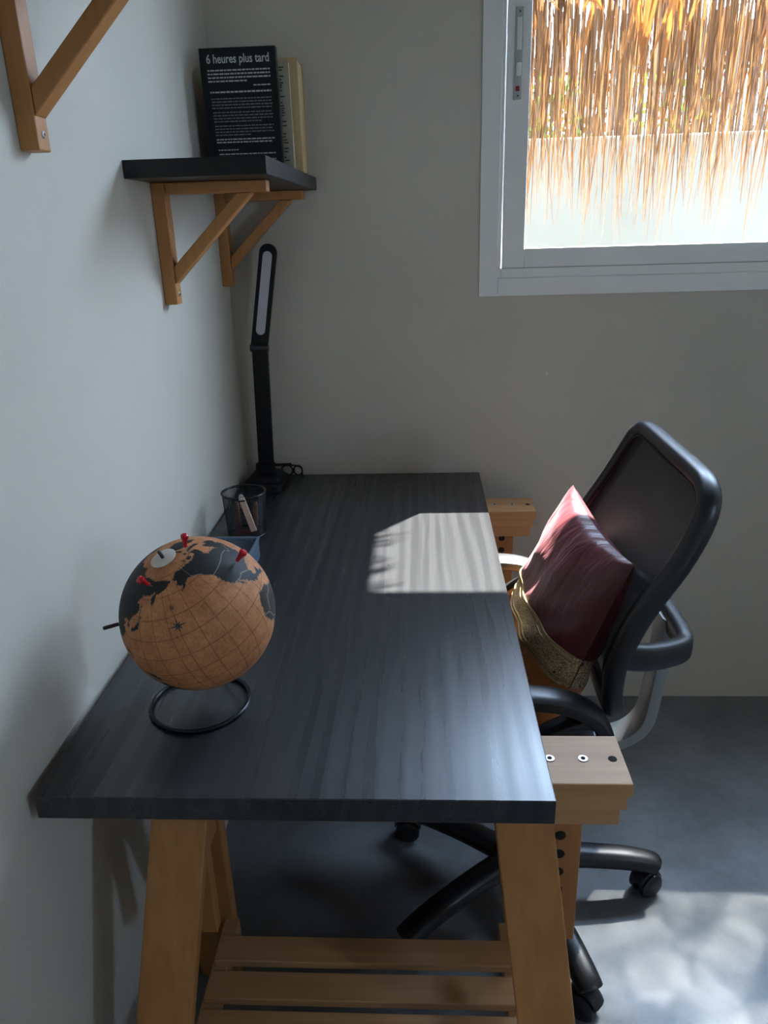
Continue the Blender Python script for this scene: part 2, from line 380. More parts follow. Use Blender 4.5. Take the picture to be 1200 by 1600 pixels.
# ------------------------------------------------------------------ outside
structure(MB().box(-4, XR+0.2, YB, YB+0.12, ZC+0.15, 6.5).build('sky_block_wall', M['facade']))  # unseen upper wall added to keep sky light off the garden wall
structure(MB().box(-12, 14, YB+0.2, 16, -0.25, -0.05).build('ground_garden', M['ground']))
structure(MB().box(XR+0.2, 14, -16, YB+0.2, -0.25, -0.05).build('ground_yard', M['ground']))
gw = MB().box(-3, 6, 2.6, 2.72, -0.05, T+0.905).build('garden_wall', M['outer_wall'], bevel=0.01)
structure(gw)
def blade(bb, p, h, w, ang, lean, bend, n=4, tip=0.25):
    # hanging straw: flat, slightly folded strip from p downwards
    sd = Vector((math.cos(ang), math.sin(ang), 0)); nr = Vector((-sd.y, sd.x, 0))
    vs_ = []
    for i in range(n+1):
        t = i/n; c = Vector(p) + Vector((lean[0]*t + bend[0]*t*t, lean[1]*t + bend[1]*t*t, -h*t))
        ww = w*(1-(1-tip)*t*t)/2
        vs_ += [c-sd*ww, c+nr*ww*0.35, c+sd*ww]
    fs = []
    for i in range(n):
        for k in (0, 1): fs.append((i*3+k, i*3+k+1, (i+1)*3+k+1, (i+1)*3+k))
    bb.add(vs_, fs)
reed = empty('reed_screen', (1.5, 2.95, 0)); tag(reed, 'weathered reed screen standing behind the white garden wall outside the window', 'reed screen')
b = MB(); rr = random.Random(3); x = -0.4
while x < 4.2:
    hgt = T+1.39+rr.uniform(-0.05, 0.06); yy = 2.95+rr.uniform(-0.014, 0.014)
    if rr.random() > 0.02:
        b.tube([(x, yy, -0.05), (x+rr.uniform(-0.02, 0.02), yy, hgt)], [0.0085, 0.006], 5)
    x += rr.uniform(0.006, 0.0125)
tag(b.build('reeds', M['reed'], reed), kind='stuff')
for zz in (T+0.55, T+1.18): MB().tube([(-0.4, 2.965, zz), (4.2, 2.965, zz)], 0.008, 6).build('binding_wire', M['trunk'], reed)

fringe = empty('straw_fringe', (1.4, 1.76, T+1.195)); tag(fringe, 'orange dry straw fringe hanging outside the window in front of white wall', 'straw fringe')
MB().tube([(-0.3, 1.78, T+1.195), (3.3, 1.78, T+1.195)], 0.018, 8).build('pole', M['bamboo'], fringe, smooth=True)
rr = random.Random(11)
protos = []
for i in range(24):
    bb = MB(); L = 1.0
    blade(bb, (0, 0, 0), L, rr.uniform(0.003, 0.010), rr.uniform(-0.9, 0.9), (rr.uniform(-0.03, 0.03), rr.uniform(-0.03, 0.03)), (rr.uniform(-0.05, 0.05), rr.uniform(-0.03, 0.03)), 5, 0.15)
    me = bpy.data.meshes.new('straw'); me.from_pydata(bb.v, [], bb.f); me.materials.append(M['straw']); protos.append(me)
for i in range(280):
    o = bpy.data.objects.new('straw', protos[i % 24]); COL.objects.link(o); o.parent = fringe
    xx = 0.55 + 1.05*(i+0.5)/280 + rr.uniform(-0.01, 0.01)
    ln = 0.46 + 0.15*rr.random() + (0.09 if rr.random() < 0.12 else 0)
    if rr.random() < 0.2: ln *= 0.75
    o.location = (xx-1.4, rr.uniform(-0.05, 0.03), -0.005); o.scale = (1, 1, ln)
    o.rotation_euler = (0, 0, rr.uniform(-0.3, 0.3))
M['straw_orange'] = straw('orange straw blade', (0.18, 0.055, 0.010), (0.30, 0.115, 0.025))
for i in range(26):
    bb = MB(); blade(bb, (0, 0, 0), 1.0, rr.uniform(0.014, 0.024), rr.uniform(-0.5, 0.5), (rr.uniform(-0.09, 0.09), 0), (rr.uniform(-0.04, 0.04), 0), 5, 0.06)
    me = bpy.data.meshes.new('straw'); me.from_pydata(bb.v, [], bb.f); me.materials.append(M['straw_orange'])
    o = bpy.data.objects.new('straw', me); COL.objects.link(o); o.parent = fringe
    o.location = (0.62+0.95*rr.random()-1.4, rr.uniform(-0.09, -0.06), 0.0); o.scale = (1, 1, rr.uniform(0.06, 0.30))
b = MB()
for i in range(1700):
    xx = rr.uniform(-0.3, 3.3)
    blade(b, (xx, 1.78+rr.uniform(-0.03, 0.05), T+1.19), rr.uniform(0.30, 0.56) if rr.random() < 0.9 else rr.uniform(0.5, 0.66), rr.uniform(0.002, 0.005), rr.uniform(-1.2, 1.2), (rr.uniform(-0.025, 0.025), rr.uniform(-0.02, 0.02)), (rr.uniform(-0.03, 0.03), 0), 3, 0.2)
tag(b.build('fine_straw', M['straw'], fringe), kind='stuff')
# unseen canopy added as a sun blocker: its end shades the desk's left
can = empty('sun_block_canopy', (0.0, 1.34, T+1.6)); tag(can, 'unseen thatched canopy on bamboo struts, added outside to block the sun', 'canopy')
MB().box(-2.2, 1.10, YB+0.122, 1.87, T+1.60, T+1.66).build('sun_block_roof', M['thatch'], can, bevel=0.01)
for xx in (-2.1, -0.4, 1.0): MB().tube([(xx, YB+0.13, T+1.42), (xx, 1.80, T+1.597)], 0.014, 8).build('strut', M['bamboo'], can, smooth=True)
b = MB(); rr = random.Random(5)
for i in range(70):
    yy = rr.uniform(1.40, 1.87); h = rr.uniform(0.01, 0.045)
    blade(b, (1.10+rr.uniform(-0.03, 0.015), yy, T+1.64), h, 0.008, 1.5+rr.uniform(-0.4, 0.4), (h*0.9, 0), (0.01, rr.uniform(-0.03, 0.03)), 2, 0.3)
tag(b.build('thatch_ends', M['thatch'], can), kind='stuff')
# leafy shrubs between garden wall and reed screen
for (cx, zz, n, lab) in ((0.98, 1.02, 240, 'yellow-green shrub peeping over the garden wall beside the window frame'), (1.50, 1.00, 120, 'small yellow-green shrub behind the middle of the straw fringe')):
    sh = empty('shrub', (cx, 2.84, -0.05)); tag(sh, lab, 'shrub', 'shrubs behind the garden wall')
    st = MB()
    for k in range(5): st.tube([(cx+k*0.01, 2.84, -0.05), (cx+(k-2)*0.05, 2.84, T+zz+0.1)], 0.004, 5)
    st.build('stem', M['trunk'], sh)
    b = MB()
    for k in range(n):
        p = Vector((cx+rr.uniform(-0.17, 0.17), 2.84+rr.uniform(-0.02, 0.015), T+zz+rr.uniform(-0.16, 0.14)))
        d = Vector((rr.uniform(-1, 1), rr.uniform(-0.4, 0.4), rr.uniform(-0.6, 1))).normalized()*rr.uniform(0.02, 0.04); sd = d.cross(Vector((0.2, 1, 0.1))).normalized()*0.009
        b.add([p, p+d*0.5+sd, p+d, p+d*0.5-sd], [(0, 1, 2, 3)])
    tag(b.build('leaves', M['leaf'], sh), kind='stuff')

# unseen leafy crown added to filter the sun on the room's right
tr = empty('sun_filter_tree', (5.6, 6.2, -0.05)); tag(tr, 'leafy crown on a tall trunk, added out of view to filter the sun', 'sun_filter_tree')
MB().tube(catmull([(5.6, 6.2, -0.05), (5.5, 6.1, 3.0), (5.4, 5.9, 6.2), (5.35, 5.75, T+8.6)], 5), [0.12-0.005*i for i in range(16)], 8).build('trunk', M['trunk'], tr, smooth=True)
SD = Vector((0.79, 1.0, 1.7125)); b = MB(); rr = random.Random(17)
for k in range(11500):
    c0 = Vector((rr.uniform(1.30, 2.55), 1.215, T+rr.uniform(0.25, 1.65)))
    p = c0+SD*(4.5+rr.uniform(-0.5, 0.5))
    d = Vector((rr.uniform(-1, 1), rr.uniform(-1, 1), rr.uniform(-0.8, 0.5))).normalized()*rr.uniform(0.03, 0.05); sd = d.cross(Vector((rr.uniform(-1, 1), rr.uniform(-1, 1), 1))).normalized()*0.011
    b.add([p, p+d*0.5+sd, p+d, p+d*0.5-sd], [(0, 1, 2, 3)])
tag(b.build('leaves', M['leaf'], tr), kind='stuff')

# ------------------------------------------------------------------ desk top and trestles
top = MB().box(0.0, 0.60, 0.0, 1.20, T-0.0322, T).build('desk', M['desk'], bevel=0.0012)
tag(top, 'long black-brown wood-grain desk top resting on two wooden trestles', 'desk')
def trestle(cx, cy, label):
    t = empty('trestle', (cx, cy, 0)); tag(t, label, 'trestle', 'trestles under the desk top')
    zt = T-0.034
    bm_ = MB().box(cx-0.35, cx+0.35, cy-0.047, cy+0.047, zt-0.020, zt).build('top_beam', M['pine_x'], t, bevel=0.0015)
    for s in (1,):
        for k, dx in enumerate((0.335, 0.298, 0.256)):
            px = cx+s*dx
            if k == 0: MB().lathe([(0.0055, 0), (0.0055, 0.0006)], (px, cy, zt), 16).build('screw_hole', M['dark_hole'], bm_)
            else:
                MB().lathe([(0.0066, 0), (0.0066, 0.0010), (0.0060, 0.0014)], (px, cy, zt-0.0002), 16).build('ferrule', M['steel'], bm_)
                MB().lathe([(0.0030, 0), (0.0030, 0.0003)], (px, cy, zt+0.0013), 12).build('ferrule_hole', M['dark_hole'], bm_)
    MB().box(cx-0.345, cx+0.345, cy-0.045, cy+0.045, zt-0.041, zt-0.0202).build('beam_layer', M['pine_x'], t, bevel=0.0015)
    MB().box(cx-0.338, cx+0.338, cy-0.043, cy+0.043, zt-0.066, zt-0.0412).build('beam_layer', M['pine_x'], t, bevel=0.0015)
    for s in (-1, 1):
        px = cx+(0.272 if s > 0 else -0.232)
        post = MB().box(px-0.030, px+0.030, cy-0.010, cy+0.010, T-0.335, zt-0.066).build('sliding_post', M['pine_z'], t, bevel=0.0015)
        for k in range(6):
            MB().lathe([(0.0075, 0), (0.0075, 0.0004)], (px+0.002, cy-0.010, T-0.118-0.031*k), 16, (0, -1, 0)).build('peg_hole', M['dark_hole'], post)
        for q in (-1, 1):
            # splayed leg: outward in x, forward or backward in y
            f = lambda z: (cx+s*(0.223+(T-0.11-z)*0.108), cy+q*(0.035+(T-0.11-z)*0.32))
            za, zb = zt-0.062, 0.0
            pts = []
            for z in (zb, za):
                ax, ay = f(z); y_in, y_out = (ay-q*0.024, ay)
                ya, yb = min(y_in, y_out), max(y_in, y_out)
                pts += [(ax-0.037, ya, z), (ax+0.037, ya, z), (ax+0.037, yb, z), (ax-0.037, yb, z)]
            leg = MB().hexa(pts).build('leg', M['pine_z'], t, bevel=0.002)
            ax, ay = f(zt-0.10)
        # side rail joining the two legs of this end
        zr = T-0.475; ax = cx+s*(0.223+0.365*0.108); w = 0.035+0.365*0.32-0.026
        MB().box(ax-s*0.037-0.012, ax-s*0.037+0.012, cy-w, cy+w, zr-0.025, zr+0.012).build('side_rail', M['pine_x'], t, bevel=0.0015)
        w2 = 0.06
        MB().box(cx+s*0.222-0.028, cx+s*0.222+0.028, cy-0.021, cy+0.021, zt-0.14, zt-0.0665).build('head_block', M['pine_z'], t, bevel=0.0015)
    for k in range(5):
        yc = cy+0.0595-(k-0)*0.061+0.0
        xw = 0.2325
        MB().box(cx-xw, cx+xw, yc-0.0225, yc+0.0225, T-0.463, T-0.450).build('slat', M['pine_x'], t, bevel=0.0015)
    return t
trestle(0.356, 0.115, 'pale wooden trestle with slatted shelf and peg-hole posts, beside the globe end')
trestle(0.371, 1.047, 'wooden trestle under the desk end against the window wall')

# ------------------------------------------------------------------ wall shelves
def bracket(parent, y, zb, depth=0.203, height=0.205, w=0.030):
    # zb: height of the shelf board's underside
    up_ = MB().box(XL, XL+0.024, y-w/2, y+w/2, zb-height, zb).build('bracket', M['bracket'], parent, bevel=0.002)
    MB().box(XL+0.0245, XL+depth, y-w/2, y+w/2, zb-0.020, zb-0.0005).build('arm', M['bracket'], up_, bevel=0.002)
    pr = [(XL+0.0245, zb-height+0.036), (XL+depth-0.026, zb-0.0205), (XL+depth-0.054, zb-0.0205), (XL+0.0245, zb-height+0.066)]
    bb = MB(); h_ = w/2-0.001
    bb.add([(px, y-h_, pz) for px, pz in pr]+[(px, y+h_, pz) for px, pz in pr], [(0, 1, 2, 3), (7, 6, 5, 4), (0, 4, 5, 1), (1, 5, 6, 2), (2, 6, 7, 3), (3, 7, 4, 0)])
    bb.build('brace', M['bracket'], up_, bevel=0.002)
    MB().lathe([(0.0042, 0), (0.0042, 0.0008), (0.003, 0.0014)], (XL+0.024, y, zb-height+0.018), 12, (1, 0, 0)).build('screw', M['steel'], up_)
    MB().lathe([(0.0018, 0), (0.0018, 0.0003)], (XL+0.0255, y, zb-height+0.018), 10, (1, 0, 0)).build('screw_slot', M['dark_hole'], up_)
sh = empty('wall_shelf', (XL, 0.9, T+0.687)); tag(sh, 'small black wall shelf on two wooden brackets, holding books', 'shelf')
MB().box(XL, 0.216, 0.60, 1.205, T+0.687, T+0.714).build('board', M['board'], sh, bevel=0.0012)
bracket(sh, 0.735, T+0.687); bracket(sh, 1.165, T+0.687)
sh2 = empty('wall_shelf', (XL, 0.0, T+0.905)); tag(sh2, 'higher wall shelf whose wooden diagonal bracket stands alone on the wall', 'shelf')
MB().box(XL, 0.216, -0.25, 0.43, T+0.905, T+0.932).build('board', M['board'], sh2, bevel=0.0012)
bracket(sh2, 0.290, T+0.905); bracket(sh2, -0.14, T+0.905)

# ------------------------------------------------------------------ books
ZS = T+0.7142
def text_mesh(body, size, name, mat, parent, loc, rot):
    cu = bpy.data.curves.new(name, 'FONT'); cu.body = body; cu.size = size; cu.extrude = 0.0002; cu.offset = 0.00025
    tmp = bpy.data.objects.new(name+'_t', cu); COL.objects.link(tmp)
    dg = bpy.context.evaluated_depsgraph_get(); me = bpy.data.meshes.new_from_object(tmp.evaluated_get(dg))
    bpy.data.objects.remove(tmp); me.materials.clear(); me.materials.append(mat)
    o = bpy.data.objects.new(name, me); COL.objects.link(o); o.parent = parent
    o.location = Vector(loc)-origin(parent); o.rotation_euler = rot; return o
bx0, bx1, by, bz1 = 0.012, 0.167, 1.050, ZS+0.235
bk = empty('book', ((bx0+bx1)/2, by+0.010, ZS)); tag(bk, 'black paperback with white French title lettering standing on the shelf', 'book', 'books on the wall shelf')
bb = MB(); bb.box(bx0, bx1, by, by+0.0012, ZS, bz1); bb.box(bx0, bx1, by+0.0188, by+0.02, ZS, bz1); bb.box(bx1-0.0012, bx1, by+0.0012, by+0.0188, ZS, bz1)
bb.build('cover', M['book_black'], bk)
MB().box(bx0+0.002, bx1-0.0015, by+0.0013, by+0.0187, ZS+0.001, bz1-0.002).build('page_block', M['white_pages'], bk)
tt = text_mesh('6 heures plus tard', 0.0178, 'title', M['ink'], bk, (bx0+0.0135, by-0.0002, bz1-0.027), (math.radians(90), 0, 0))
tt['label'] = 'white title lettering'
tw = max(v.co.x for v in tt.data.vertices); tt.scale = (0.128/tw, 1.25, 1)
rr = random.Random(21)
def print_lines(bb, x0, x1, z, n, pitch, h, last=1.0):
    for i in range(n):
        x = x0; end = x0+(x1-x0)*(last if i == n-1 else 1.0); zz = z-pitch*i
        while x < end-0.002:
            w = min(rr.uniform(0.003, 0.011), end-x)
            bb.box(x, x+w, by-0.0004, by-0.0001, zz-h/2, zz+h/2); x += w+0.0016
b = MB(); x0, x1 = bx0+0.014, bx1-0.013
print_lines(b, x0, x1, bz1-0.040, 4, 0.0065, 0.0026, 0.62); print_lines(b, x1-0.036, x1+0.002, bz1-0.068, 1, 0.006, 0.0022)
print_lines(b, x0+0.002, x1, bz1-0.079, 1, 0.006, 0.0030)
print_lines(b, x0+0.006, x1, bz1-0.166, 2, 0.0055, 0.0024, 0.95)
print_lines(b, x0+0.008, x0+0.05, bz1-0.186, 1, 0.005, 0.0020); print_lines(b, x0+0.009, x1, bz1-0.194, 2, 0.0056, 0.0022, 0.5)
print_lines(b, x1-0.045, x1, bz1-0.205, 1, 0.005, 0.002); print_lines(b, x0+0.012, x0+0.09, bz1-0.213, 1, 0.005, 0.002)
bt = b.build('blurb_text', M['ink'], bk); tag(bt, 'rows of small pale print', kind='stuff')
b = MB()
print_lines(b, x0+0.003, x1, bz1-0.091, 4, 0.0056, 0.0022, 1.0); print_lines(b, x0+0.004, x1, bz1-0.116, 4, 0.0056, 0.0022, 0.8); print_lines(b, x0+0.005, x1, bz1-0.141, 4, 0.0056, 0.0022, 0.6)
bt = b.build('body_text', M['ink_dim'], bk); tag(bt, 'rows of dim grey print', kind='stuff')
# grey book behind it, dark lettering on the strip that shows
gx0, gx1, gy, gz = 0.030, 0.1885, 1.0715, ZS+0.212
bk2 = empty('book', ((gx0+gx1)/2, gy+0.012, ZS)); tag(bk2, 'stone-grey book with dark lettering, right behind the black paperback', 'book', 'books on the wall shelf')
bb = MB(); bb.box(gx0, gx1, gy, gy+0.0015, ZS, gz); bb.box(gx0, gx1, gy+0.0225, gy+0.024, ZS, gz); bb.box(gx0, gx0+0.0015, gy+0.0015, gy+0.0225, ZS, gz)
bb.build('cover', M['book_grey'], bk2)
MB().box(gx0+0.002, gx1-0.002, gy+0.0016, gy+0.0224, ZS+0.001, gz-0.002).build('page_block', M['pages'], bk2)
b = MB(); z = gz-0.012
while z > ZS+0.02:
    if rr.random() < 0.8: b.box(0.168, 0.168+rr.uniform(0.003, 0.011), gy-0.0004, gy-0.0001, z-0.0012, z+0.0012)
    z -= rr.choice((0.004, 0.005, 0.006, 0.011))
b.build('lettering', M['ink_dark'], bk2)
px0, px1, py, pz = 0.055, 0.200, 1.098, ZS+0.222
bk3 = empty('book', ((px0+px1)/2, py+0.04, ZS)); tag(bk3, 'thick tan book with yellowed page edges, beside the room corner', 'book', 'books on the wall shelf')
bb = MB(); bb.box(px0, px1+0.003, py, py+0.0015, ZS, pz); bb.box(px0, px1+0.004, py+0.080, py+0.083, ZS, pz+0.002); bb.box(px0, px0+0.0015, py+0.0015, py+0.08, ZS, pz)
M['book_tan'] = plain('tan cover', (0.50, 0.37, 0.20), 0.55); bb.build('cover', M['book_tan'], bk3)
MB().box(px0+0.002, px1, py+0.0016, py+0.0799, ZS+0.001, pz-0.003).build('page_block', M['pages'], bk3)

# ------------------------------------------------------------------ desk lamp
lp = empty('desk_lamp', (0.058, 1.12, T)); tag(lp, 'slim black folding desk lamp with white light strip in the corner', 'lamp')
MB().rbox(0.060, 1.115, 0.052, 0.062, T+0.0005, T+0.016, 0.022, inset=0.003).rbox(0.060, 1.125, 0.044, 0.046, T+0.016, T+0.030, 0.02, inset=0.008).build('base', M['black_satin'], lp, bevel=0.002, smooth='auto')
MB().rbox(0.056, 1.135, 0.024, 0.014, T+0.029, T+0.052, 0.008).build('foot_hinge', M['black_satin'], lp, bevel=0.001)
st = MB().bar((0.057, 1.14, T+0.045), (0.066, 1.14, T+0.338), (1, 0, 0), 0.0385, 0.014).build('stem', M['black_satin'], lp, bevel=0.003)
MB().lathe([(0.009, 0), (0.009, 0.044)], (0.043, 1.14, T+0.340), 20, (1, 0, 0)).build('hinge', M['black_plastic'], lp, smooth='auto')
def strip(a, b_, w, d, y_off, n=10, r_end=True, r_start=False):
    # flat bar with a rounded far end lying in the plane of constant depth
    a = Vector(a); b_ = Vector(b_); ax = (b_-a).normalized(); sd = Vector((ax.z, 0, -ax.x)); L = (b_-a).length; r = w/2
    out = []
    if r_start:
        for k in range(n+1):
            t = math.pi+math.pi*k/n; out.append((r*math.cos(t), r+r*math.sin(t)))
    else: out += [(-r, 0), (r, 0)]
    if r_end:
        for k in range(n+1):
            t = math.pi*k/n; out.append((r*math.cos(t), L-r+r*math.sin(t)))
    else: out += [(r, L), (-r, L)]
    N = len(out); nrm = Vector((0, 1, 0)); vs_ = []
    for dd in (0, d):
        for (u, v) in out: vs_.append(a+sd*u+ax*v+nrm*(y_off+dd))
    bb = MB(); bb.add(vs_, [tuple(range(N)), tuple(range(2*N-1, N-1, -1))]+[(k, N+k, N+(k+1) % N, (k+1) % N) for k in range(N)]); return bb
ha, hb = Vector((0.0655, 1.134, T+0.345)), Vector((0.1075, 1.134, T+0.575))
hd = strip(ha, hb, 0.0405, 0.012, 0).build('lamp_head', M['black_satin'], lp, bevel=0.0015)
d_ = (hb-ha)
strip(ha+d_*0.115, ha+d_*0.93, 0.0215, 0.002, -0.0012, r_start=True).build('light_panel', M['panel'], hd)
gl = empty('eyeglasses', (0.10, 1.185, T)); tag(gl, 'small black-framed eyeglasses lying behind the desk lamp base', 'eyeglasses')
MB().tube([(0.020, 1.188, T+0.030), (0.075, 1.188, T+0.031), (0.112, 1.186, T+0.033)], 0.0035, 8).build('brow_bar', M['black_satin'], gl, smooth=True)
for (cx, rx, rz) in ((0.100, 0.015, 0.014), (0.129, 0.011, 0.013)):
    MB().tube([(cx+rx*math.cos(t), 1.186, T+0.016+rz*math.sin(t)) for t in [2*math.pi*k/20 for k in range(20)]], 0.0022, 6, closed=True).build('rim', M['black_satin'], gl, smooth=True)
MB().tube(catmull([(0.108, 1.184, T+0.031), (0.126, 1.184, T+0.029), (0.139, 1.182, T+0.022), (0.141, 1.176, T+0.003)], 5), 0.0022, 6).build('temple', M['black_satin'], gl, smooth=True)

# ------------------------------------------------------------------ wire pen cup and its contents
cc = Vector((0.079, 0.795, T)); R0, R1, CH = 0.040, 0.045, 0.094
cup = empty('pen_cup', cc); tag(cup, 'round black wire mesh pen cup beside the lamp', 'pen cup')
b = MB(); nseg = 64; nh = 26
for k in range(nseg):
    for sgn in (1,):
        t = 2*math.pi*k/nseg
        b.tube([cc+Vector((R*math.cos(t), R*math.sin(t), z)) for R, z in ((R0, 0.004), (R1, CH))], 0.0005, 3)
for j in range(nh):
    z = 0.004+(CH-0.004)*j/(nh-1); R = R0+(R1-R0)*j/(nh-1)
    b.tube([cc+Vector((R*math.cos(2*math.pi*k/48), R*math.sin(2*math.pi*k/48), z)) for k in range(48)], 0.0005, 3, closed=True)
b.build('wire_mesh', M['wire'], cup)
for R, z, nm in ((R1, CH, 'rim'), (R0, 0.003, 'foot_ring')):
    MB().tube([cc+Vector((R*math.cos(2*math.pi*k/40), R*math.sin(2*math.pi*k/40), z)) for k in range(40)], 0.0026, 8, closed=True).build(nm, M['wire'], cup, smooth=True)
MB().lathe([(R0-0.001, 0.0015), (R0-0.001, 0.003)], cc, 32).build('base', M['wire'], cup)
# nail clipper hooked over the rim
nc = empty('nail_clipper', (0.095, 0.745, T)); tag(nc, 'beige nail clipper hooked over the rim of the pen cup', 'nail clipper')
a = Vector((0.0865, 0.744, T+0.098)); c_ = Vector((0.106, 0.7445, T+0.026))
MB().bar(a, c_, (1, 0, 0.2), 0.0125, 0.004).build('lever', M['clipper'], nc, bevel=0.001)
MB().bar(a+Vector((-0.002, 0.006, 0.003)), a+Vector((-0.006, 0.014, -0.026)), (1, 0, 0), 0.007, 0.003).build('inner_lever', M['grey_latch'], nc, bevel=0.0008)
MB().tube([a+Vector((0.004*math.cos(t)-0.0005, -0.001, 0.003+0.005*math.sin(t))) for t in [2*math.pi*k/16 for k in range(16)]], 0.0013, 6, closed=True).build('ring', M['steel'], nc, smooth=True)
MB().bar(a+Vector((-0.006, -0.0008, -0.006)), a+Vector((0.0075, -0.0008, -0.0045)), (0, 0, 1), 0.003, 0.0046).build('slot', M['dark_hole'], nc)
for (p, q, r, col, lab) in (((0.066, 0.785, 0.004), (0.060, 0.800, 0.070), 0.006, (0.16, 0.09, 0.06), 'brown stub of pencil inside the wire pen cup'),
                            ((0.095, 0.800, 0.004), (0.103, 0.794, 0.072), 0.0055, (0.30, 0.15, 0.09), 'tan wooden peg inside the wire pen cup'),
                            ((0.062, 0.772, 0.010), (0.102, 0.778, 0.014), 0.007, (0.18, 0.03, 0.03), 'dark red marker stub lying at the bottom of pen cup')):
    mm = plain(lab, col, 0.45); e = empty('pencil_stub' if 'pencil' in lab else ('wooden_peg' if 'peg' in lab else 'marker'), Vector((p[0], p[1], T+p[2]))); tag(e, lab, 'stationery', 'bits inside the pen cup')
    A = Vector((p[0], p[1], T+p[2])); B = Vector((q[0], q[1], T+q[2])); L = (B-A).length
    MB().lathe([(r*0.8, 0), (r, 0.002), (r, L*0.8), (r*0.9, L*0.81)], A, 12, B-A).build('body', mm, e, smooth='auto')
    MB().lathe([(r*0.9, L*0.81), (r*0.95, L*0.9), (r*0.5, L)], A, 12, B-A).build('tip', mm, e, smooth='auto')
# clear plastic box
pb = MB(); X0, X1, Y0, Y1, HH, th_ = 0.040, 0.131, 0.555, 0.672, 0.040, 0.0018
pb.box(X0, X1, Y0, Y1, T+0.0005, T+0.0025)
tp = MB()
bx = empty('plastic_box', ((X0+X1)/2, (Y0+Y1)/2, T)); tag(bx, 'small open cloudy plastic box between the globe and pen cup', 'box')
pb.build('base', M['clear_plastic'], bx)
pb = MB()
for (xa, xb, ya, yb) in ((X0, X1, Y0, Y0+th_), (X0, X1, Y1-th_, Y1), (X0, X0+th_, Y0+th_, Y1-th_), (X1-th_, X1, Y0+th_, Y1-th_)): pb.box(xa, xb, ya, yb, T+0.0026, T+HH)
pb.build('side_walls', M['clear_plastic'], bx)
frame_ = MB()
for (xa, xb, ya, yb) in ((X0-0.003, X1+0.003, Y0-0.003, Y0+0.002), (X0-0.003, X1+0.003, Y1-0.002, Y1+0.003), (X0-0.003, X0+0.002, Y0+0.002, Y1-0.002), (X1-0.002, X1+0.003, Y0+0.002, Y1-0.002)): frame_.box(xa, xb, ya, yb, T+HH, T+HH+0.003)
frame_.build('lip', M['clear_plastic'], bx)

